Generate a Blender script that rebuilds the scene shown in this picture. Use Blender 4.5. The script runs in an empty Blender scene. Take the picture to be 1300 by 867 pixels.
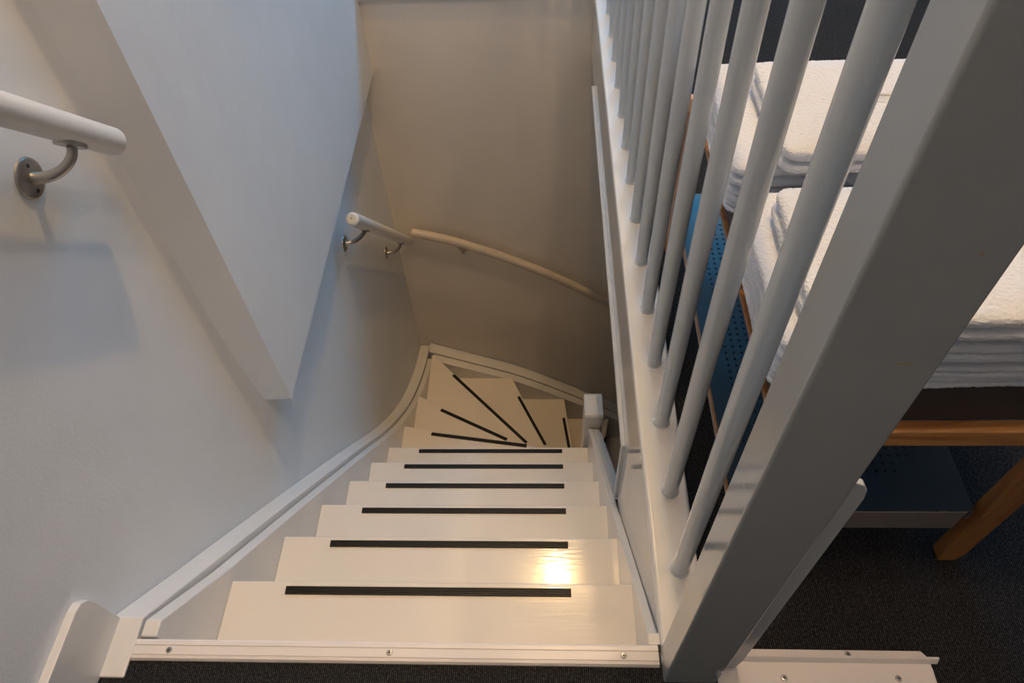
import bpy, bmesh, math, random
from mathutils import Vector, Matrix, noise
random.seed(7)
COL = bpy.context.scene.collection

# ------------------------------------------------------------------ materials
def new_mat(name):
    m = bpy.data.materials.new(name); m.use_nodes = True
    nt = m.node_tree; b = nt.nodes['Principled BSDF']
    return m, nt, b

def nd(nt, kind, **kw):
    n = nt.nodes.new(kind)
    for k, v in kw.items():
        if k in n.inputs: n.inputs[k].default_value = v
        else: setattr(n, k, v)
    return n

def coords(nt, scale=(1, 1, 1), rot=(0, 0, 0)):
    tc = nd(nt, 'ShaderNodeTexCoord'); mp = nd(nt, 'ShaderNodeMapping')
    mp.inputs['Scale'].default_value = scale; mp.inputs['Rotation'].default_value = rot
    nt.links.new(tc.outputs['Object'], mp.inputs['Vector'])
    return mp.outputs['Vector']

def ramp(nt, fac, stops):
    r = nd(nt, 'ShaderNodeValToRGB')
    els = r.color_ramp.elements
    while len(els) > len(stops): els.remove(els[-1])
    while len(els) < len(stops): els.new(0.5)
    for e, (p, c) in zip(els, stops):
        e.position = p; e.color = (c[0], c[1], c[2], 1)
    nt.links.new(fac, r.inputs['Fac'])
    return r.outputs['Color']

def bump(nt, b, height, strength=0.3, dist=0.001):
    n = nd(nt, 'ShaderNodeBump'); n.inputs['Strength'].default_value = strength
    n.inputs['Distance'].default_value = dist
    nt.links.new(height, n.inputs['Height']); nt.links.new(n.outputs['Normal'], b.inputs['Normal'])

def paint(name, col, rough=0.2, streak=(6, 60, 60), bstr=0.15, vary=0.03, coat=0.0):
    m, nt, b = new_mat(name)
    v = coords(nt, streak)
    n1 = nd(nt, 'ShaderNodeTexNoise', Scale=3.0, Detail=4.0)
    nt.links.new(v, n1.inputs['Vector'])
    c2 = [max(0, c - vary) for c in col]
    v2 = coords(nt, (3, 3, 3)); n2 = nd(nt, 'ShaderNodeTexNoise', Scale=2.0, Detail=5.0)
    nt.links.new(v2, n2.inputs['Vector'])
    nt.links.new(ramp(nt, n2.outputs['Fac'], [(0.35, c2), (0.65, col)]), b.inputs['Base Color'])
    b.inputs['Roughness'].default_value = rough
    b.inputs['Coat Weight'].default_value = coat
    b.inputs['Coat Roughness'].default_value = 0.1
    bump(nt, b, n1.outputs['Fac'], bstr, 0.001)
    return m

def plaster(name, col):
    m, nt, b = new_mat(name)
    v = coords(nt)
    big = nd(nt, 'ShaderNodeTexNoise', Scale=2.2, Detail=6.0, Roughness=0.6)
    nt.links.new(v, big.inputs['Vector'])
    c2 = [c * 0.93 for c in col]
    base = ramp(nt, big.outputs['Fac'], [(0.3, c2), (0.7, col)])
    # a few small dirt specks and rubs
    sp = nd(nt, 'ShaderNodeTexVoronoi', Scale=5.5); nt.links.new(v, sp.inputs['Vector'])
    spk = ramp(nt, sp.outputs['Distance'], [(0.0, (.55, .5, .45)), (0.022, (1, 1, 1))])
    mx = nd(nt, 'ShaderNodeMix', data_type='RGBA', blend_type='MULTIPLY'); mx.inputs[0].default_value = 0.6
    nt.links.new(base, mx.inputs[6]); nt.links.new(spk, mx.inputs[7])
    nt.links.new(mx.outputs[2], b.inputs['Base Color'])
    b.inputs['Roughness'].default_value = 0.75
    fine = nd(nt, 'ShaderNodeTexNoise', Scale=160.0, Detail=3.0); nt.links.new(v, fine.inputs['Vector'])
    mid = nd(nt, 'ShaderNodeTexNoise', Scale=9.0, Detail=2.0); nt.links.new(v, mid.inputs['Vector'])
    ad = nd(nt, 'ShaderNodeMath', operation='MULTIPLY_ADD')
    nt.links.new(mid.outputs['Fac'], ad.inputs[0]); ad.inputs[1].default_value = 6.0
    nt.links.new(fine.outputs['Fac'], ad.inputs[2])
    bump(nt, b, ad.outputs[0], 0.35, 0.0012)
    return m

def carpet_mat():
    m, nt, b = new_mat('carpet')
    v = coords(nt, (1, 1, 1))
    w = nd(nt, 'ShaderNodeTexWave', Scale=100.0, Distortion=2.5, Detail=3.0); w.bands_direction = 'X'
    w.inputs['Detail Scale'].default_value = 12.0
    nt.links.new(v, w.inputs['Vector'])
    n = nd(nt, 'ShaderNodeTexNoise', Scale=260.0, Detail=3.0, Roughness=.7); nt.links.new(v, n.inputs['Vector'])
    mu = nd(nt, 'ShaderNodeMath', operation='MULTIPLY')
    nt.links.new(w.outputs['Fac'], mu.inputs[0]); nt.links.new(n.outputs['Fac'], mu.inputs[1])
    big = nd(nt, 'ShaderNodeTexNoise', Scale=3.0, Detail=2.0); nt.links.new(v, big.inputs['Vector'])
    nt.links.new(ramp(nt, mu.outputs[0], [(0.05, (.011, .0108, .0105)), (0.40, (.032, .033, .036)), (0.62, (.18, .185, .195))]),
                 b.inputs['Base Color'])
    b.inputs['Roughness'].default_value = 0.95
    b.inputs['Specular IOR Level'].default_value = 0.15
    bump(nt, b, mu.outputs[0], 1.0, 0.004)
    return m

def wood_mat():
    m, nt, b = new_mat('pine_wood')
    v = coords(nt, (3, 38, 38))
    n = nd(nt, 'ShaderNodeTexNoise', Scale=1.6, Detail=6.0, Distortion=.8); nt.links.new(v, n.inputs['Vector'])
    nt.links.new(ramp(nt, n.outputs['Fac'], [(0.3, (.42, .17, .05)), (0.5, (.62, .30, .10)), (0.7, (.70, .38, .15))]),
                 b.inputs['Base Color'])
    b.inputs['Roughness'].default_value = 0.42
    bump(nt, b, n.outputs['Fac'], 0.2, 0.001)
    return m

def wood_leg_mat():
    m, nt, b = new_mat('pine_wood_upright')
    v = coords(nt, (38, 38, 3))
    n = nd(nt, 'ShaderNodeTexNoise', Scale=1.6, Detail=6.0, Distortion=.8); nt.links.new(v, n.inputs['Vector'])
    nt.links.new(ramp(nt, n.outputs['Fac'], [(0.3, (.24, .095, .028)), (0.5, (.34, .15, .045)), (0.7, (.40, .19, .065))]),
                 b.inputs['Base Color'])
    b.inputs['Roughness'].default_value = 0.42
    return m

def flat_mat(name, col, rough=0.5, metal=0.0, spec=0.5):
    m, nt, b = new_mat(name)
    v = coords(nt, (1, 1, 1)); n = nd(nt, 'ShaderNodeTexNoise', Scale=40.0, Detail=4.0); nt.links.new(v, n.inputs['Vector'])
    nt.links.new(ramp(nt, n.outputs['Fac'], [(0.3, [c * .9 for c in col]), (0.7, col)]), b.inputs['Base Color'])
    b.inputs['Roughness'].default_value = rough; b.inputs['Metallic'].default_value = metal
    b.inputs['Specular IOR Level'].default_value = spec
    return m

def towel_mat():
    m, nt, b = new_mat('terry_cotton')
    v = coords(nt)
    n = nd(nt, 'ShaderNodeTexNoise', Scale=800.0, Detail=2.0, Roughness=.7); nt.links.new(v, n.inputs['Vector'])
    g = nd(nt, 'ShaderNodeTexNoise', Scale=5.0, Detail=3.0); nt.links.new(v, g.inputs['Vector'])
    nt.links.new(ramp(nt, g.outputs['Fac'], [(0.35, (.72, .75, .81)), (0.65, (.77, .81, .88))]), b.inputs['Base Color'])
    b.inputs['Roughness'].default_value = 0.95
    b.inputs['Sheen Weight'].default_value = 0.3
    bump(nt, b, n.outputs['Fac'], 0.6, 0.002)
    return m

def panel_mat():
    # dark blue-grey powder-coated steel
    m, nt, b = new_mat('blue_grey_steel')
    v = coords(nt, (1, 1, 1)); n = nd(nt, 'ShaderNodeTexNoise', Scale=30.0, Detail=5.0); nt.links.new(v, n.inputs['Vector'])
    nt.links.new(ramp(nt, n.outputs['Fac'], [(0.3, (.012, .026, .040)), (0.7, (.017, .034, .050))]), b.inputs['Base Color'])
    b.inputs['Roughness'].default_value = 0.38
    b.inputs['Specular IOR Level'].default_value = 0.6
    return m

M = dict(
    wall=plaster('wall_plaster', (.82, .845, .87)),
    wallb=plaster('wall_plaster_back', (.87, .81, .72)),
    tread=paint('tread_paint', (.83, .765, .68), 0.075, (5, 55, 20), 0.14, 0.02),
    string=paint('white_gloss_paint', (.78, .77, .75), 0.22, (20, 8, 20), 0.04, 0.02),
    bead=flat_mat('bead_paint', (.56, .58, .60), .4),
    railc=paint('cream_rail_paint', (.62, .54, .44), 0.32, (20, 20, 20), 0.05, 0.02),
    gloss=paint('high_gloss_white', (.66, .63, .58), 0.06, (4, 30, 4), 0.05, 0.02),
    bal=paint('baluster_paint', (.63, .67, .69), 0.15, (60, 60, 4), 0.15, 0.03),
    post=paint('post_paint', (.42, .445, .45), 0.08, (60, 60, 3), 0.10, 0.02),
    carpet=carpet_mat(), wood=wood_mat(), woodleg=wood_leg_mat(), towel=towel_mat(), panel=panel_mat(),
    lip=flat_mat('steel_lip_brown', (.060, .052, .050), 0.5),
    rubber=flat_mat('black_rubber', (.008, .008, .008), 0.5, 0.0, .3),
    steel=flat_mat('brushed_nickel', (.50, .47, .42), 0.33, 1.0),
    screw=flat_mat('screw_steel', (.45, .45, .46), 0.35, 1.0),
    dark=flat_mat('screw_recess', (.03, .03, .03), 0.6),
    alu=paint('white_edge_strip', (.84, .80, .78), 0.3, (2, 40, 40), 0.06, 0.02),
    rail=paint('rail_paint', (.80, .79, .76), 0.28, (20, 20, 20), 0.08, 0.02),
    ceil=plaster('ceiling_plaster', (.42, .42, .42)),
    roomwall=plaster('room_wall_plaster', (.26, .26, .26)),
    chip=flat_mat('dried_filler', (.42, .36, .20), .7),
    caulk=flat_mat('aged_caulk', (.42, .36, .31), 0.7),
)

# ------------------------------------------------------------------ mesh helpers
def obj(name, bm, mat, parent=None, smooth=False, angle=35):
    me = bpy.data.meshes.new(name)
    bmesh.ops.recalc_face_normals(bm, faces=bm.faces[:])
    bm.to_mesh(me); bm.free()
    o = bpy.data.objects.new(name, me); COL.objects.link(o)
    me.materials.append(mat)
    if smooth:
        for p in me.polygons: p.use_smooth = True
        me.set_sharp_from_angle(angle=math.radians(angle))
        if len(me.polygons) < 4000:
            wn = o.modifiers.new('weighted', 'WEIGHTED_NORMAL'); wn.keep_sharp = True; wn.weight = 100
    if parent is not None:
        o.parent = parent
        o.matrix_parent_inverse = parent.matrix_world.inverted() if parent.type != 'EMPTY' else Matrix.Translation(-Vector(parent.location))
    return o

def place(o, name_parent): o.parent = name_parent

def tag(o, label=None, cat=None, group=None, kind=None):
    if label: o['label'] = label
    if cat: o['category'] = cat
    if group: o['group'] = group
    if kind: o['kind'] = kind
    return o

def thing(name, loc, label, cat, group=None):
    o = bpy.data.objects.new(name, None); COL.objects.link(o)
    o.location = loc; o.empty_display_size = 0.1
    return tag(o, label, cat, group)

def box(bm, a, b, bev=0.0, seg=2):
    t = bmesh.new()
    bmesh.ops.create_cube(t, size=1)
    c = [(a[i] + b[i]) / 2 for i in range(3)]; s = [abs(b[i] - a[i]) for i in range(3)]
    for v in t.verts: v.co = Vector((c[0] + v.co.x * s[0], c[1] + v.co.y * s[1], c[2] + v.co.z * s[2]))
    if bev: bmesh.ops.bevel(t, geom=t.edges[:], offset=bev, segments=seg, affect='EDGES', profile=.5, clamp_overlap=True)
    merge(bm, t); return bm

def merge(bm, t):
    me = bpy.data.meshes.new('tmp'); t.to_mesh(me); t.free(); bm.from_mesh(me); bpy.data.meshes.remove(me)

def prism(bm, poly, axis, a, b, bev=0.0, seg=2):
    """poly: 2D points; axis: 'x' -> (y,z) polygon, 'y' -> (x,z), 'z' -> (x,y)."""
    t = bmesh.new()
    def p3(u, v, w):
        return {'x': (w, u, v), 'y': (u, w, v), 'z': (u, v, w)}[axis]
    A = [t.verts.new(p3(u, v, a)) for u, v in poly]; B = [t.verts.new(p3(u, v, b)) for u, v in poly]
    t.faces.new(A); t.faces.new(B[::-1]); n = len(poly)
    for i in range(n): t.faces.new((A[i], B[i], B[(i + 1) % n], A[(i + 1) % n]))
    bmesh.ops.recalc_face_normals(t, faces=t.faces[:])
    if bev:
        es = [e for e in t.edges if e.calc_face_angle(0) > math.radians(25)]
        bmesh.ops.bevel(t, geom=es, offset=bev, segments=seg, affect='EDGES', profile=.5, clamp_overlap=True)
    merge(bm, t); return bm

def tube(bm, pts, r, n=20, cap='round', rx=None):
    """sweep a circle (or radii list) along pts."""
    pts = [Vector(p) for p in pts]; R = r if isinstance(r, (list, tuple)) else [r] * len(pts)
    if cap == 'round':
        d0 = (pts[1] - pts[0]).normalized(); d1 = (pts[-1] - pts[-2]).normalized()
        r0, r1 = R[0], R[-1]; pre, pr_, post, po_ = [], [], [], []
        e = .45
        for k in range(5):
            a = k / 5 * math.pi / 2
            pre.append(pts[0] + d0 * (r0 * e * (1 - math.sin(a)))); pr_.append(max(1e-4, r0 * (1 - e) + r0 * e * math.sin(a)) if k else r0 * .55)
        # pre goes from end tip inward
        pre = [pts[0] + d0 * (r0 * e * (1 - math.cos(k / 5 * math.pi / 2))) for k in range(5)]
        pr_ = [r0 * (1 - e) + r0 * e * math.sin(k / 5 * math.pi / 2) for k in range(5)]
        post = [pts[-1] - d1 * (r1 * e * (1 - math.cos(k / 5 * math.pi / 2))) for k in range(5)][::-1]
        po_ = [r1 * (1 - e) + r1 * e * math.sin(k / 5 * math.pi / 2) for k in range(5)][::-1]
        inner0 = pts[0] + d0 * r0 * e; inner1 = pts[-1] - d1 * r1 * e
        mid = [inner0] + pts[1:-1] + [inner1]; mr = [r0] + R[1:-1] + [r1]
        pts = pre + mid + post; R = pr_ + mr + po_
    rings = []; up = None
    for i, p in enumerate(pts):
        d = (pts[min(i + 1, len(pts) - 1)] - pts[max(i - 1, 0)])
        d = d.normalized() if d.length > 1e-9 else Vector((0, 0, 1))
        if up is None: up = Vector((0, 0, 1)) if abs(d.z) < .9 else Vector((1, 0, 0))
        s = d.cross(up).normalized(); u = s.cross(d).normalized(); up = u
        rings.append([bm.verts.new(p + (s * math.cos(2 * math.pi * k / n) + u * math.sin(2 * math.pi * k / n)) * R[i]) for k in range(n)])
    for a, b in zip(rings, rings[1:]):
        for k in range(n): bm.faces.new((a[k], a[(k + 1) % n], b[(k + 1) % n], b[k]))
    bm.faces.new(rings[0][::-1]); bm.faces.new(rings[-1])
    return bm

def lathe(bm, prof, n, mat4):
    """prof: (r, h) points, axis +Z of mat4."""
    rings = []
    for r, h in prof:
        if r < 1e-6: rings.append([bm.verts.new(mat4 @ Vector((0, 0, h)))])
        else: rings.append([bm.verts.new(mat4 @ Vector((r * math.cos(2 * math.pi * k / n), r * math.sin(2 * math.pi * k / n), h))) for k in range(n)])
    for a, b in zip(rings, rings[1:]):
        for k in range(n):
            q = [a[k % len(a)], a[(k + 1) % len(a)], b[(k + 1) % len(b)], b[k % len(b)]]
            q = list(dict.fromkeys(q))
            if len(q) > 2: bm.faces.new(q)
    for r_ in (rings[0], rings[-1]):
        if len(r_) > 2: bm.faces.new(r_)
    return bm

def axis_mat(loc, d):
    q = Vector(d).to_track_quat('Z', 'Y'); return Matrix.Translation(Vector(loc)) @ q.to_matrix().to_4x4()

def interp(tab, x):
    if x <= tab[0][0]:
        (a, b), (c, d) = tab[0], tab[1]; return b + (x - a) * (d - b) / (c - a)
    for (a, b), (c, d) in zip(tab, tab[1:]):
        if x <= c: return b + (x - a) * (d - b) / (c - a)
    (a, b), (c, d) = tab[-2], tab[-1]; return b + (x - a) * (d - b) / (c - a)

def smooth_curve(tab, n=6):
    out = []
    P = [tab[0]] + list(tab) + [tab[-1]]
    for i in range(1, len(P) - 2):
        p0, p1, p2, p3 = P[i - 1], P[i], P[i + 1], P[i + 2]
        for k in range(n):
            t = k / n
            out.append(tuple(0.5 * ((2 * p1[j]) + (-p0[j] + p2[j]) * t + (2 * p0[j] - 5 * p1[j] + 4 * p2[j] - p3[j]) * t * t + (-p0[j] + 3 * p1[j] - 3 * p2[j] + p3[j]) * t ** 3) for j in range(len(p1))))
    out.append(tuple(tab[-1])); return out

def structure(name, bm, mat, **k): return tag(obj(name, bm, mat, **k), kind='structure')

# ------------------------------------------------------------------ dimensions
XL = -0.70          # left wall
YB = 2.52           # wall at the far side of the stairwell
XT0, XT1 = 0.1735, 0.246   # baluster kerb
YE = 0.327          # edge of the landing
RISE = 0.215
ZC = 3.50

# ------------------------------------------------------------------ the setting
fl = bmesh.new()
FT = -0.25
for a, b in (((XL, -1.6), (3.0, 0.3)), ((XT1, 0.3), (3.0, 3.9)), ((XL, YB + .12), (XT1, 3.9))):
    box(fl, (a[0], a[1], FT), (b[0], b[1], 0))
structure('floor', fl, M['carpet'])

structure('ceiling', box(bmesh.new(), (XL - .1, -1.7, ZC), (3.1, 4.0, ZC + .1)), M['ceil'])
structure('wall_left', box(bmesh.new(), (XL - .12, -1.7, -3.4), (XL, 4.0, ZC)), M['wall'])
# thicker upper part of the left wall, its near end plastered to a splay
bh = bmesh.new()
zs = [-0.328, -0.31, -0.25, -0.12, 0.0, 0.2, 0.5, 0.9, 1.5, ZC]
yw = [1.010, 1.000, 0.992, 0.975, 0.968, 0.964, 0.966, 0.967, 0.968, 0.968]
yf = [1.016] * 10
XF = -0.660
XN = -0.640
rows = []
for z, y0, y1 in zip(zs, yw, yf):
    rows.append([bh.verts.new((XL - .01, y0 - .012, z)), bh.verts.new((XL, y0, z)), bh.verts.new((XN, y1, z)), bh.verts.new((XF, 3.9, z)), bh.verts.new((XL - .01, 3.9, z))])
for a, b in zip(rows, rows[1:]):
    for k in range(5): bh.faces.new((a[k], a[(k + 1) % 5], b[(k + 1) % 5], b[k]))
bh.faces.new(rows[0][::-1]); bh.faces.new(rows[-1])
structure('wall_left_upper', bh, M['wall'])
wbk = bmesh.new(); prism(wbk, [(XL, -3.4), (2.2, -3.4), (2.2, FT - .001), (XT1 - .001, FT - .001), (XT1 - .001, -.001), (XL, -.001)], 'y', YB, YB + .119)
structure('wall_stairwell_back', wbk, M['wallb'])
structure('trim_1', box(bmesh.new(), (XF + .0005, YB - .012, -.045), (XT0, YB + .0, .012), .003), M['string'])
# lower flight enclosure
structure('wall_lower_front', box(bmesh.new(), (0.42, 1.40, -3.4), (2.2, 1.46, FT - .001)), M['wallb'])
structure('wall_lower_right', box(bmesh.new(), (2.2, 0.2, -3.4), (2.3, YB + .12, FT)), M['wallb'])
structure('wall_under_landing', box(bmesh.new(), (XL, 0.16, -3.4), (2.2, 0.25, FT - .001)), M['wallb'])
structure('floor_lower', box(bmesh.new(), (XL - .1, 0.2, -3.5), (2.3, YB + .2, -3.4)), M['carpet'])
# the upper room beyond the picture
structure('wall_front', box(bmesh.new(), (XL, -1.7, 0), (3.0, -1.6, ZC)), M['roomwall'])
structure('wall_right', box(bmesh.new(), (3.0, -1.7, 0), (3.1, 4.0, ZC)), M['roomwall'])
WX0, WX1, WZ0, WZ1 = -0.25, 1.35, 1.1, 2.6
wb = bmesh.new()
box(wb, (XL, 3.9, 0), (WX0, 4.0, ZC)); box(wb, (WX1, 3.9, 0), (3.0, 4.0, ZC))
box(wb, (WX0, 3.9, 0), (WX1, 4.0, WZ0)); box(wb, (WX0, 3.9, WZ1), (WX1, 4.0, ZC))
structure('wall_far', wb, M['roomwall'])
wf = bmesh.new()
for a, b in (((WX0, WZ0), (WX1, WZ0 + .05)), ((WX0, WZ1 - .05), (WX1, WZ1)), ((WX0, WZ0), (WX0 + .05, WZ1)), ((WX1 - .05, WZ0), (WX1, WZ1)), ((.53, WZ0), (.57, WZ1))):
    box(wf, (a[0], 3.92, a[1]), (b[0], 3.97, b[1]))
structure('window_1', wf, M['string'])

# skirting on the landing, left
bb = bmesh.new()
prof = [(-1.6, 0), (-1.6, .12), (.335, .12), (.350, .115), (.3585, .103), (.362, .088), (.3655, .0)]
prism(bb, prof, 'x', XL, -.6855, .0015)
structure('baseboard_left', bb, M['string'])

# ------------------------------------------------------------------ staircase
st = thing('staircase', (-.25, 0.35, -3.4), 'white painted winder staircase with black grip strips turning right as it descends', 'staircase')
# nosing lines: wall-side point and newel-side point of every step
XA, XB = -.617, .166
N = []
for i in range(6): N.append(((XA, .507 + .1862 * i), (XB, .507 + .1862 * i)))
PIV = [(.150, 1.532), (.150, 1.548), (.155, 1.562), (.178, 1.585), (.205, 1.600), (.225, 1.600), (.26, 1.600), (.5, 1.600)]
WALLP = [(XA, 1.672), (XA, 1.981), (XA + .012, 2.410), (-.187, 2.395), (.112, 2.395), (.385, 2.395), (.64, 2.395), (.88, 2.395)]
for a, b in zip(WALLP, PIV): N.append((a, b))

def off(line, d):
    (x0, y0), (x1, y1) = line; dx, dy = x1 - x0, y1 - y0; L = math.hypot(dx, dy)
    nx, ny = -dy / L, dx / L      # forward (descending) side
    return ((x0 + nx * d, y0 + ny * d), (x1 + nx * d, y1 + ny * d))

CORNER = (XA, 2.395)
treads = []
prev = ((XA, YE - .02), (XB, YE - .02))
for i, ln in enumerate(N):
    z = -RISE * (i + 1)
    back = off(prev, -.025) if i else prev
    a0, b0 = back; a1, b1 = ln
    poly = [a0, b0, b1, a1]
    if i == 9: poly = [a0, b0, b1, a1]
    if i == 8: poly = [(XA, 1.96), b0, b1, (XA + .014, 2.395), (XA, 2.395)]
    if i == 9:  # tread reaching into the corner
        poly = [(XA, 2.360), b0, b1, a1, (XA, 2.395)]
    if i >= 10: poly = [(a0[0], 2.395), b0, b1, (a1[0], 2.395)]
    # keep the order turning one way
    t = bmesh.new(); prism(t, poly, 'z', z - .036, z, .004, 3)
    tr = obj('tread', t, M['tread'], st, True); treads.append(tr)
    # riser under the nosing
    r0 = off(ln, -.040); r1 = off(ln, -.022)
    t = bmesh.new(); prism(t, [r0[0], r0[1], r1[1], r1[0]], 'z', z - RISE, z - .037)
    obj('riser', t, M['tread'], st)
    prev = ln
# first riser under the landing edge
t = bmesh.new(); box(t, (XA, YE - .030, -RISE), (XB, YE - .010, -.012)); obj('riser', t, M['tread'], st)

# black grip strips (ribbed rubber)
strips = [((-.505, .0185), (.048, .0185))] 
S = []
for i in range(6):
    y = .4885 + .1864 * i; S.append(((-.505 + .0022 * i, y), (.047 + .0035 * i, y)))
S += [((-.492, 1.630), (-.079, 1.5705)), ((-.498, 1.8955), (-.178, 1.7305)), ((-.488, 2.258), (-.093, 1.8415)),
      ((-.147, 2.264), (-.000, 1.957)), ((.106, 2.262), (.133, 2.06)), ((.36, 2.262), (.27, 1.95))]
for i, (a, b) in enumerate(S):
    z = -RISE * (i + 1)
    A = Vector((a[0], a[1], z)); B = Vector((b[0], b[1], z)); d = (B - A).normalized(); n = Vector((-d.y, d.x, 0))
    w = .0080; t = bmesh.new()
    sec = []
    ribs = 4
    for k in range(ribs):
        u0 = -w + 2 * w * k / ribs; u1 = -w + 2 * w * (k + 1) / ribs; g = (u1 - u0) * .16
        sec += [(u0 + g * .2, .0022), (u0 + g, .0036), (u1 - g, .0036), (u1 - g * .2, .0022)]
    sec = [(-w, 0.0002)] + sec + [(w, .0002)]
    V0 = [t.verts.new(A + n * u + Vector((0, 0, h))) for u, h in sec]; V1 = [t.verts.new(B + n * u + Vector((0, 0, h))) for u, h in sec]
    t.faces.new(V0); t.faces.new(V1[::-1])
    for k in range(len(sec)): t.faces.new((V0[k], V1[k], V1[(k + 1) % len(sec)], V0[(k + 1) % len(sec)]))
    s = obj('grip_strip', t, M['rubber'], treads[i])
    if i == 0: pass

# wall string on the left: cap and inner bead with a groove between
ZS = [(.330, .0), (.372, .0), (.509, -.157), (.858, -.545), (1.278, -1.020), (1.53, -1.312), (1.75, -1.540), (1.95, -1.715), (2.2, -1.875), (2.40, -1.965), (2.52, -2.00)]
def string_poly(tab, dz, depth, y0):
    top = [(y, z + dz) for y, z in smooth_curve(tab, 5) if y >= y0 - 1e-6]
    bot = [(y, z - depth) for y, z in top][::-1]
    return top + bot
def curved_slab(tab, x0, x1, dz, depth, mat, y0, name, bev=.003):
    top = [(y, z + dz) for y, z in tab if y >= y0 - 1e-6]
    t = bmesh.new()
    prism(t, top + [(y, z - depth) for y, z in top][::-1], 'x', x0, x1, bev, 3)
    return obj(name, t, mat, st, True, 30)
tabL = [(.275, .003), (.33, .003), (.366, .003)] + smooth_curve(ZS[2:], 5)
curved_slab([p for p in tabL if p[0] < 2.5] + [(YB - .001, -2.00)], XL + .001, -.6475, 0, .36, M['string'], .27, 'wall_string')
tabI = [(.336, .002), (.362, .002)] + [p for p in tabL if .5 < p[0] < 2.41]
tabI = [(y, z - (.020 if y < 1.4 else .020 - .012 * min(1, (y - 1.4) / .5))) if y > .45 else (y, z) for y, z in tabI]
curved_slab(tabI, -.6435, -.617, 0, .34, M['string'], .30, 'string_bead')
# inner vertical board behind the bead so that the groove is closed
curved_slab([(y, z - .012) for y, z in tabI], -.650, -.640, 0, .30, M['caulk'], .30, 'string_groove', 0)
# board below the threshold, between bead end and landing
t = bmesh.new(); box(t, (-.6475, .295, -.33), (-.617, .337, -.03)); obj('string_end_board', t, M['string'], st)

# wall string at the back
ZB = [(-.70, -1.955), (-.617, -1.990), (-.40, -2.085), (-.18, -2.186), (.02, -2.305), (.215, -2.440), (.4, -2.57), (1.0, -3.02), (1.6, -3.4)]
tb = smooth_curve(ZB, 5)
def back_slab(y0, y1, dz, depth, mat, name, x0=XL, bev=.003):
    top = [(x, z + dz) for x, z in tb if x >= x0 - 1e-6]
    t = bmesh.new(); prism(t, top + [(x, z - depth) for x, z in top][::-1], 'y', y0, y1, bev, 3)
    return obj(name, t, mat, st, True, 30)
back_slab(2.452, YB - .001, .0, .30, M['string'], 'wall_string', -.6475)
back_slab(2.395, 2.440, .006, .26, M['string'], 'string_bead', -.62)
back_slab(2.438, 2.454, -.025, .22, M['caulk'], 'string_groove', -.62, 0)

# right (inner) string down to the newel
ys = [(.336, -.03), (.352, -.036), (.5236, -.215), (1.475, -1.203)]
t = bmesh.new(); prism(t, [(y, z) for y, z in ys] + [(y, z - .33) for y, z in ys[::-1]], 'x', .1635, .1800, .003, 3)
prism(t, [(.857, -.5625), (1.460, -1.188), (1.460, -1.51), (.857, -.88)], 'x', .1800, .206, .002, 2)
obj('inner_string', t, M['string'], st, True)
t = bmesh.new(); box(t, (.1555, .3325, -.055), (.1735, .350, .004), .001); obj('string_end_block', t, M['string'], st)
# newel post with chamfered cap
t = bmesh.new()
box(t, (.148, 1.462, -3.3), (.2145, 1.560, -1.12), .004, 2)
nw = obj('newel_post', t, M['string'], st, True)
t = bmesh.new()
prism(t, [(1.458, -1.130), (1.458, -1.108), (1.466, -1.100), (1.552, -1.100), (1.568, -1.112), (1.568, -1.130)], 'x', .1465, .2165, .004, 3)
obj('newel_cap', t, M['string'], nw, True)

# fascia board under the kerb, closing the floor edge
fa = thing('fascia_board', (.19, 1.4, -.27), 'glossy white fascia board closing the floor edge beside the stairs, under the spindles', 'board')
t = bmesh.new()
prism(t, [(.332, -.0125), (YB - .014, -.0125), (YB - .014, -.272), (.845, -.272), (.845, -.505), (.70, -.51), (.332, -.16)], 'x', .1805, .2004)
obj('panel', t, M['gloss'], fa)
t = bmesh.new(); box(t, (.1712, .850, -.280), (.2005, 2.300, -.266), .002, 2)
obj('bottom_bead', t, M['bead'], fa)
t = bmesh.new(); box(t, (.1715, .838, -.52), (.2005, .853, -.264), .004, 3)
obj('bottom_bead', t, M['bead'], fa)

# ------------------------------------------------------------------ landing edge strips
def screw(x, y, z, parent, r=.0048):
    t = bmesh.new()
    lathe(t, [(0, .0012), (r * .45, .0012), (r * .8, .0010), (r, .0)], 20, axis_mat((x, y, z), (0, 0, 1)))
    s = obj('screw', t, M['screw'], parent, True)
    t = bmesh.new()
    box(t, (x - r * .55, y - r * .13, z + .0009), (x + r * .55, y + r * .13, z + .0015))
    box(t, (x - r * .13, y - r * .55, z + .0009), (x + r * .13, y + r * .55, z + .0015))
    obj('screw_slot', t, M['dark'], s)

es = thing('stair_edge_strip', (-.23, .317, 0), 'long ribbed white metal edge strip screwed along the top stair', 'edge strip')
t = bmesh.new()
sec = [(.3005, .0), (.3005, .0015), (.3035, .0055), (.3075, .0062), (.3082, .0045), (.3090, .0062), (.3215, .0064), (.3222, .0046), (.3230, .0064),
       (.3285, .0062), (.3320, .0035), (.3320, -.024), (.3290, -.024), (.3290, .0)]
prism(t, sec, 'x', -.6455, .1690)
obj('profile', t, M['alu'], es)
for x in (-.588, -.2414, .1163): screw(x, .3155, .0063, es)

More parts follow.
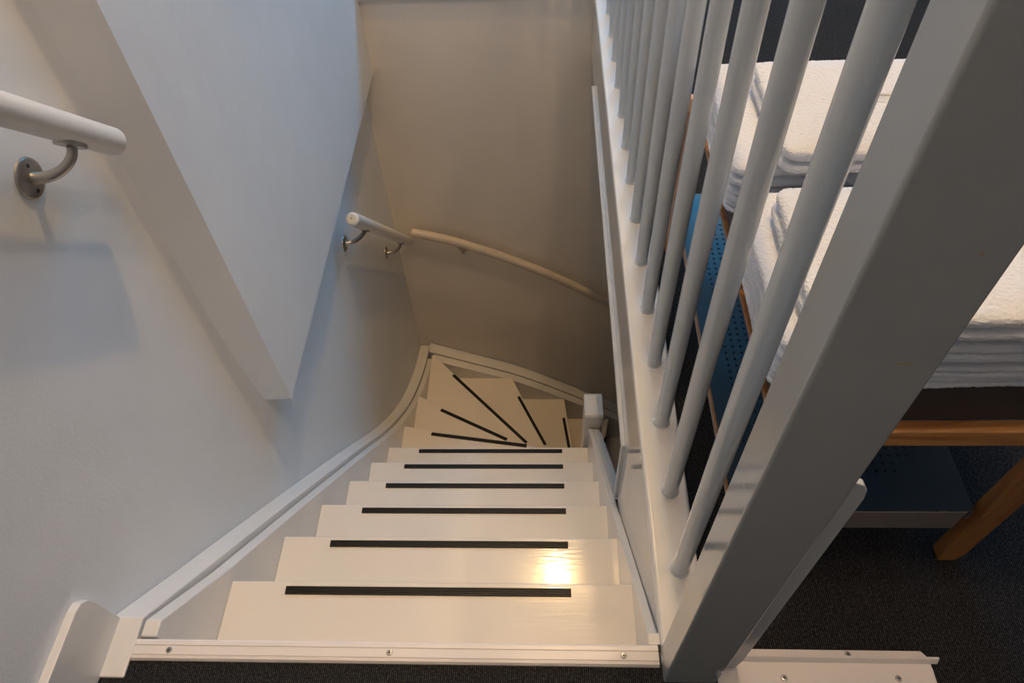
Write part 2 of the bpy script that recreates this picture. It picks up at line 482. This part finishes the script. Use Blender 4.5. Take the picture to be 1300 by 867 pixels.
gt = thing('gate_threshold', (.41, .295, 0), 'white floor bracket with raised lip screwed to the carpet right of the grey post', 'bracket')
t = bmesh.new()
prism(t, [(.252, .262), (.560, .262), (.568, .270), (.568, .300), (.566, .318), (.558, .3275), (.252, .3275)], 'z', 0, .0075, .0015, 2)
obj('base_plate', t, M['alu'], gt, True)
t = bmesh.new()
prism(t, [(.3085, .0075), (.3105, .0075), (.3165, .0175), (.3145, .0190), (.3125, .0178)], 'x', .2525, .5765, .0006, 1)
obj('raised_lip', t, M['alu'], gt, True)
for x, y in ((.3488, .2868), (.5139, .2880), (.4497, .3210)): screw(x, y, .0075, gt)

# ------------------------------------------------------------------ balustrade
bl = thing('balustrade', (.21, 1.4, 0), 'white spindle railing with grey-white end post along the stair opening', 'railing')
t = bmesh.new(); box(t, (XT0, .3265, -.012), (XT1, YB - .013, .015), .006, 4)
obj('kerb', t, M['string'], bl, True, 50)
for n in range(15):
    y = .4474 + .1393 * n
    t = bmesh.new()
    prof = [(.0160, .0), (.0150, .002), (.01335, .004), (.01345, .15), (.0140, .5), (.0142, .9), (.0142, 1.032)]
    lathe(t, prof, 32, Matrix.Translation((.2151, y, .0148)))
    obj('baluster', t, M['bal'], bl, True)
t = bmesh.new(); box(t, (.163, .3265, 1.03), (.229, YB - .013, 1.07), .012, 4); obj('top_rail', t, M['bal'], bl, True)
t = bmesh.new(); box(t, (.1725, .2795, 0), (.2510, .3262, 1.10), .0035, 3)
ps = obj('end_post', t, M['post'], bl, True)
# two little dabs of dried filler on the post
for x, z, w in ((.2268, .787, .0100), (.2307, .8833, .0028), (.1981, .552, .0018)):
    t = bmesh.new(); box(t, (x - w / 2, .2790, z - .0010), (x + w / 2, .2799, z + .0010), .0004)
    obj('paint_chip', t, M['chip'], ps)

gp = thing('gate_stop_board', (.268, .305, 0), 'narrow white round-cornered board standing against the right side of the grey post', 'board')
t = bmesh.new()
prism(t, [(.2515, .0078), (.2795, .0078), (.2835, .05), (.2835, .560), (.281, .575), (.275, .5855), (.266, .5905), (.2515, .5905)], 'y', .2990, .3062, .0014, 3)
obj('board', t, M['bal'], gp, True)
t = bmesh.new(); box(t, (.2515, .3005, .0), (.2555, .318, .585), .001); obj('mounting_strip', t, M['bal'], gp, True)

# ------------------------------------------------------------------ handrails
def rail_bracket(parent, wall_pt, wall_n, rail_pt, rail_dir, s=1.0):
    """rose on the wall, curved arm, saddle plate under the rail"""
    W = Vector(wall_pt); Nn = Vector(wall_n).normalized(); Rp = Vector(rail_pt); D = Vector(rail_dir).normalized()
    b = bmesh.new()
    r = .029 * s
    lathe(b, [(0, .0062), (r * .45, .0060), (r * .86, .0048), (r * .97, .0028), (r, 0)], 36, axis_mat(W, Nn))
    rose = obj('wall_rose', b, M['steel'], parent, True)
    b = bmesh.new()
    P0 = W + Nn * .004; P3 = Rp
    out = (Rp - W).dot(Nn)
    horiz = Nn; up = Vector((0, 0, 1))
    P1 = P0 + horiz * out * .72 + up * (-.004); P2 = Rp - up * (Rp.z - W.z) * .62
    pts = []
    for k in range(13):
        u = k / 12; pts.append(P0 * (1 - u) ** 3 + P1 * 3 * u * (1 - u) ** 2 + P2 * 3 * u * u * (1 - u) + P3 * u ** 3)
    tube(b, pts, [.0085 * s * (1 - .25 * k / 12) for k in range(13)], 14, 'flat')
    obj('arm', b, M['steel'], parent, True)
    b = bmesh.new()
    sd = D.cross(up).normalized(); nrm = sd.cross(D).normalized()
    hl, hw, th = .026 * s, .012 * s, .0025
    c = Rp
    prev_ = None; ring = []
    for k in range(25):
        a = 2 * math.pi * k / 24
        ca, sa = math.cos(a), math.sin(a)
        q = 1 / (abs(ca) ** 4 + abs(sa) ** 4) ** .25
        ring.append((ca * q * hl, sa * q * hw))
    ring = ring[:-1]
    lo = [b.verts.new(c + D * x + sd * y - nrm * th) for x, y in ring]; hi = [b.verts.new(c + D * x + sd * y + nrm * (th * .4 + abs(y) * .25)) for x, y in ring]
    b.faces.new(lo); b.faces.new(hi[::-1])
    for k in range(24): b.faces.new((lo[k], lo[(k + 1) % 24], hi[(k + 1) % 24], hi[k]))
    obj('saddle_plate', b, M['steel'], parent, True)
    sidev = Vector((0, 0, 1)).cross(Nn).normalized()
    for k in (-1, 1):
        b = bmesh.new()
        lathe(b, [(0, .0016), (.0028, .0012), (.0036, 0)], 12, axis_mat(W + Nn * .0048 + (Vector((0, 0, 1)) * k * .8 + sidev * k * .25) * r * .72, Nn))
        obj('rose_screw', b, M['dark'], rose, True)

# upper left rail
hr = thing('handrail', (-.64, .6, .8), 'thick white round handrail end on the left wall nearest the viewer', 'handrail', None)
D1 = Vector((0, .905 - .35, .531 - 1.095)); E1 = Vector((-.640, .894, .529))
t = bmesh.new(); tube(t, [E1 - D1, E1 - D1 * .5, E1], .0208, 36); obj('rail', t, M['rail'], hr, True)
un = Vector((0, -.707, -.707)) * .0245   # underside offset, perpendicular to the rail
def on1(y): return Vector((-.640, y, -.003 + .523 + (.903 - y) * 1.016))
p = on1(.836) + Vector((0, -.010, -.0245)); p.y = .805; p.z = .590
rail_bracket(hr, (XL, .772, .5605), (1, 0, 0), p, D1)
p2 = on1(.42) + Vector((0, -.02, -.0245))
rail_bracket(hr, (XL, p2.y - .03, p2.z - .035), (1, 0, 0), p2, D1)

# short rail on the left wall further down
hr2 = thing('handrail', (-.637, 2.1, -.8), 'short white round handrail low on the left wall, before the corner', 'handrail')
A2 = Vector((-.637, 1.802, -.428)); B2 = Vector((-.637, 2.478, -1.168)); D2 = B2 - A2
t = bmesh.new(); tube(t, [A2, (A2 + B2) / 2, B2], .0235, 32); obj('rail', t, M['rail'], hr2, True)
t = bmesh.new(); tube(t, [A2 + Vector((-.001, -.0010, .002)), A2 + Vector((-.001, .004, .002))], .0022, 10, 'flat'); obj('end_plug', t, M['caulk'], hr2)
for u, yy, zz in ((.17, 1.838, -.572), (.80, 2.290, -1.060)):
    c = A2 + D2 * u + Vector((0, -.006, -.027))
    rail_bracket(hr2, (XL, yy, zz), (1, 0, 0), c, D2)

# curved rail on the back wall
hr3 = thing('handrail', (-.2, 2.455, -1.3), 'long curved cream handrail on the stairwell wall facing the viewer', 'handrail')
pts3 = smooth_curve([(-.612, 2.455, -1.089), (-.42, 2.455, -1.150), (-.205, 2.455, -1.250), (.0, 2.455, -1.365), (.2, 2.455, -1.500), (.45, 2.455, -1.70), (.8, 2.455, -2.02)], 5)
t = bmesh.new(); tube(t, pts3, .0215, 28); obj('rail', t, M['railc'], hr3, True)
for x in (-.385, .55):
    z = interp([(q[0], q[2]) for q in pts3], x)
    rail_bracket(hr3, (x, YB, z - .085), (0, -1, 0), (x, 2.455, z - .026), (1, 0, -.5))

# ------------------------------------------------------------------ bench with perforated shelves
bx0, bx1, by0, by1 = .272, .668, .4695, 1.20
bn = thing('bench', (.47, .83, 0), 'pine bench with dark perforated metal shelves standing behind the white spindles', 'bench')
def wbox(name, a, b, mat='wood', bev=.003):
    t = bmesh.new(); box(t, a, b, bev, 3); return obj(name, t, M[mat], bn, True)
wbox('front_rail', (bx0, by0, .3615), (.760, by0 + .0185, .395))
wbox('back_rail', (bx0, by1 - .0185, .3615), (.760, by1, .395))
wbox('side_rail', (.2775, by0 + .0187, .386), (.2840, by1 - .0187, .395), 'woodleg', .001)
wbox('side_rail', (.735, by0 + .0187, .3615), (.760, by1 - .0187, .395))
def leg(x0, x1, y0, y1, chamf):
    t = bmesh.new()
    prism(t, [(x0, .3613), (x1, .3613), (x1, .022), (x1 - .008, 0), (x0 + .004, 0), (x0, .010)], 'y', y0, y1, .003, 2)
    return obj('leg', t, M['woodleg'], bn, True)
leg(.630, .668, by0, by0 + .024, 1); leg(.630, .668, by1 - .024, by1, 1)
leg(bx0, bx0 + .030, by0, by0 + .024, 1); leg(bx0, bx0 + .030, by1 - .024, by1, 1)
t = bmesh.new(); box(t, (.290, by1 - .014, .4), (.300, by1 + .0, .50), .002); obj('back_upright', t, M['woodleg'], bn, True)
# lower side rails that carry the shelf
wbox('shelf_rail', (.2680, by0 + .026, .171), (.2718, by1 - .03, .1775), 'woodleg', .0008)
wbox('shelf_rail', (.5900, by0 + .026, .124), (.6100, by1 - .03, .150))

def perforated(name, x0, x1, y0, y1, z, lip, holes, pitch=.0133, r=.0026):
    t = bmesh.new()
    hx0, hx1, hy0, hy1 = holes
    nx = round((hx1 - hx0) / pitch); ny = round((hy1 - hy0) / pitch)
    hx1 = hx0 + nx * pitch; hy1 = hy0 + ny * pitch
    def quad(a, b, c, d):
        if c - a > 1e-6 and d - b > 1e-6:
            t.faces.new([t.verts.new((a, b, z)), t.verts.new((c, b, z)), t.verts.new((c, d, z)), t.verts.new((a, d, z))])
    quad(x0, y0, x1, hy0); quad(x0, hy1, x1, y1); quad(x0, hy0, hx0, hy1); quad(hx1, hy0, x1, hy1)
    for i in range(nx):
        for j in range(ny):
            a, b = hx0 + i * pitch, hy0 + j * pitch; cx_, cy_ = a + pitch / 2, b + pitch / 2
            u = min(i, nx - 1 - i); v = min(j, ny - 1 - j)
            if u + v < 3:
                quad(a, b, a + pitch, b + pitch); continue
            sq = []; ci = []; lo = []
            for k in range(12):
                an = 2 * math.pi * (k + .5) / 12 - math.pi * 3 / 4 - math.pi / 12
                ca, sa = math.cos(an), math.sin(an); q = 1 / max(abs(ca), abs(sa))
                sq.append(t.verts.new((cx_ + ca * q * pitch / 2, cy_ + sa * q * pitch / 2, z)))
                ci.append(t.verts.new((cx_ + ca * r, cy_ + sa * r, z))); lo.append(t.verts.new((cx_ + ca * r, cy_ + sa * r, z - .0016)))
            for k in range(12):
                k2 = (k + 1) % 12
                t.faces.new((sq[k], sq[k2], ci[k2], ci[k])); t.faces.new((ci[k], ci[k2], lo[k2], lo[k]))
    me = bpy.data.meshes.new(name)
    t.normal_update(); t.to_mesh(me); t.free()
    o = bpy.data.objects.new(name, me); COL.objects.link(o); me.materials.append(M['panel'])
    o.parent = bn; o.matrix_parent_inverse = Matrix.Translation(-Vector(bn.location))
    return o
lower = perforated('lower_shelf', .2720, .6140, .4720, 1.1760, .176, .053, (.302, .568, .530, 1.090))
t = bmesh.new(); box(t, (.2720, .4700, .123), (.6040, .4718, .176), .0007, 1)
box(t, (.2722, .4720, .150), (.2735, 1.175, .1757)); box(t, (.6125, .4720, .150), (.6138, 1.175, .1757)); box(t, (.2722, 1.1762, .14), (.6138, 1.178, .176))
tag(obj('shelf_lip', t, flat_mat('steel_lip_grey', (.20, .175, .165), .45), lower), 'dark grey folded lip')
upper = perforated('top_shelf', .2850, .7340, .4895, 1.140, .470, .1, (.33, .69, .56, 1.10))
t = bmesh.new(); box(t, (.2845, .4885, .395), (.7345, .4900, .4695)); box(t, (.2838, .4885, .395), (.2850, 1.140, .4695))
tag(obj('shelf_lip', t, M['lip'], upper), 'dark brown folded lip')

# ------------------------------------------------------------------ towels
def towel(name, x0, x1, y0, y1, z0, z1, layers, label, group, seed, tilt=0.0, roll=.5):
    rnd = random.Random(seed)
    bm = bmesh.new()
    NX, NY = 54, 36
    def ring(inset, z, nz):
        out = []; rad = .018
        a0, a1, b0, b1 = x0 + inset, x1 - inset, y0 + inset, y1 - inset
        rr = max(.006, rad - inset * .3)
        corners = [((a1 - rr, b0 + rr), -90), ((a1 - rr, b1 - rr), 0), ((a0 + rr, b1 - rr), 90), ((a0 + rr, b0 + rr), 180)]
        segs = [(NY), (NX), (NY), (NX)]
        for ci_, ((cx_, cy_), s) in enumerate(corners):
            for k in range(7):
                a = math.radians(s + 90 * k / 6); out.append((cx_ + rr * math.cos(a), cy_ + rr * math.sin(a)))
            nxt = corners[(ci_ + 1) % 4]; a = math.radians(nxt[1])
            p0 = out[-1]; p1 = (nxt[0][0] + rr * math.cos(a), nxt[0][1] + rr * math.sin(a))
            for k in range(1, segs[ci_]):
                u = k / segs[ci_]; out.append((p0[0] + (p1[0] - p0[0]) * u, p0[1] + (p1[1] - p0[1]) * u))
        vs = []
        for x, y in out:
            w = noise.noise(Vector((x * 9 + seed, y * 9, z * 30))) * .0026 + noise.noise(Vector((x * 45 + seed, y * 45, z * 90))) * .0007
            cxm, cym = (x0 + x1) / 2, (y0 + y1) / 2
            dx, dy = x - cxm, y - cym; L = math.hypot(dx, dy)
            zz = z + noise.noise(Vector((x * 7, y * 7 + seed, nz * 3.1))) * .0020 + tilt * (x - x0)
            vs.append(bm.verts.new((x + dx / L * w, y + dy / L * w, zz)))
        return vs
    rings = []
    H = (z1 - z0) / layers
    hs = [H] * layers
    zc = z0
    SUB = 9
    for l in range(layers):
        for k in range(SUB + (1 if l == layers - 1 else 0)):
            u = k / SUB
            s = 2 * u - 1
            top_end = (l == layers - 1)
            bulge = math.sqrt(max(0, 1 - abs(s) ** 2.6))
            ins = (H * .55) * (1 - bulge)
            ins += rnd.uniform(0, .0003)
            rings.append(ring(ins + (.0015 if l % 2 else 0), zc + H * u, l))
        zc += H
    n = len(rings[0])
    for a, b in zip(rings, rings[1:]):
        for k in range(n): bm.faces.new((a[k], a[(k + 1) % n], b[(k + 1) % n], b[k]))
    bm.faces.new(rings[0][::-1])
    # soft top made of shrinking rings
    last = rings[-1]; top_z = z1
    base = [v.co.copy() for v in last]
    cxm, cym = (x0 + x1) / 2, (y0 + y1) / 2; hx, hy = (x1 - x0) / 2, (y1 - y0) / 2
    prev_ = last
    for st_ in range(1, 16):
        f = 1 - st_ / 16.0
        cur = []
        ins = (1 - f) * hy * .98
        for c in base:
            sx = max(0.02, 1 - ins / hx); sy = max(0.02, 1 - ins / hy)
            x = cxm + (c.x - cxm) * sx; y = cym + (c.y - cym) * sy
            dome = .0030 * (1 - (1 - min(1, ins / .03)) ** 2)
            zz = top_z + dome + noise.noise(Vector((x * 11 + seed, y * 14, 3))) * .0030 + noise.noise(Vector((x * 60 + seed, y * 60, 3))) * .0006 + tilt * (x - x0)
            cur.append(bm.verts.new((x, y, zz)))
        for k in range(n): bm.faces.new((prev_[k], prev_[(k + 1) % n], cur[(k + 1) % n], cur[k]))
        prev_ = cur
    bm.faces.new(prev_)
    o = obj(name, bm, M['towel'], None, True, 80)
    tag(o, label, 'towel', group)
    # terry loops
    tx = bpy.data.textures.new('terry', 'CLOUDS'); tx.noise_scale = .0026; tx.noise_depth = 1
    sb = o.modifiers.new('sub', 'SUBSURF'); sb.levels = 1; sb.render_levels = 2
    dm = o.modifiers.new('loops', 'DISPLACE'); dm.texture = tx; dm.strength = .0022; dm.mid_level = .5; dm.texture_coords = 'GLOBAL'
    return o
G1, G2 = 'towels of the front pile', 'towels of the back pile'
towel('folded_towel', .252, .735, .478, .735, .4735, .5135, 4, 'white bath towel at the bottom of the front pile, lying on the bench', G1, 1)
towel('folded_towel', .250, .733, .476, .733, .5215, .5525, 2, 'white bath towel in the middle of the front pile, reaching the left edge', G1, 2)
towel('folded_towel', .272, .725, .474, .690, .5610, .597, 2, 'smaller white towel on top of the front pile, nearest the grey post', G1, 3)
towel('folded_towel', .252, .735, .775, 1.055, .4735, .5135, 4, 'white bath towel at the bottom of the back pile on the bench', G2, 4)
towel('folded_towel', .249, .733, .772, 1.040, .5215, .5525, 2, 'white bath towel in the middle of the back pile, just under the topmost one', G2, 5)
towel('folded_towel', .300, .725, .748, .968, .5610, .597, 2, 'smaller white towel on top of the back pile', G2, 6)

# ------------------------------------------------------------------ lights
def light(name, kind, loc, energy, col, **k):
    l = bpy.data.lights.new(name, kind); l.energy = energy; l.color = col
    for a, b in k.items(): setattr(l, a, b)
    o = bpy.data.objects.new(name, l); COL.objects.link(o); o.location = loc; return o
light('ceiling_lamp', 'POINT', (.08, 2.04, 3.38), 116, (1.0, .635, .255), shadow_soft_size=.03)
light('ceiling_lamp_near', 'POINT', (.30, .66, 3.38), 44, (1.0, .69, .45), shadow_soft_size=.03)
light('ceiling_lamp_right', 'POINT', (.85, .42, 3.38), 24, (1.0, .70, .45), shadow_soft_size=.03)
w = light('window_daylight', 'AREA', ((WX0 + WX1) / 2, 4.03, (WZ0 + WZ1) / 2), 72, (.07, .50, 1.0), shape='RECTANGLE', size=WX1 - WX0, size_y=WZ1 - WZ0)
w.rotation_euler = (math.radians(-90), 0, 0)
wd = bpy.data.worlds.new('World'); bpy.context.scene.world = wd; wd.use_nodes = True
wd.node_tree.nodes['Background'].inputs['Color'].default_value = (.55, .75, 1, 1)
wd.node_tree.nodes['Background'].inputs['Strength'].default_value = 0.0

# ------------------------------------------------------------------ camera
cam = bpy.data.cameras.new('camera'); co = bpy.data.objects.new('camera', cam); COL.objects.link(co)
cam.sensor_width = 36; cam.lens = 25.338; cam.clip_start = .01; cam.clip_end = 50
r = Vector((0.99894912, 0.02313541, -0.03956517)); d = Vector((-0.00672971, -0.7798535, -0.6259259)); f = Vector((-0.04533608, 0.62553439, -0.77887827))
mw = Matrix((( r.x, -d.x, -f.x, 0), (r.y, -d.y, -f.y, 0), (r.z, -d.z, -f.z, 1.16), (0, 0, 0, 1)))
co.matrix_world = mw
bpy.context.scene.camera = co
vs = bpy.context.scene.view_settings
vs.view_transform = 'Standard'; vs.look = 'None'; vs.gamma = 1; vs.use_curve_mapping = False; vs.exposure = 0.22
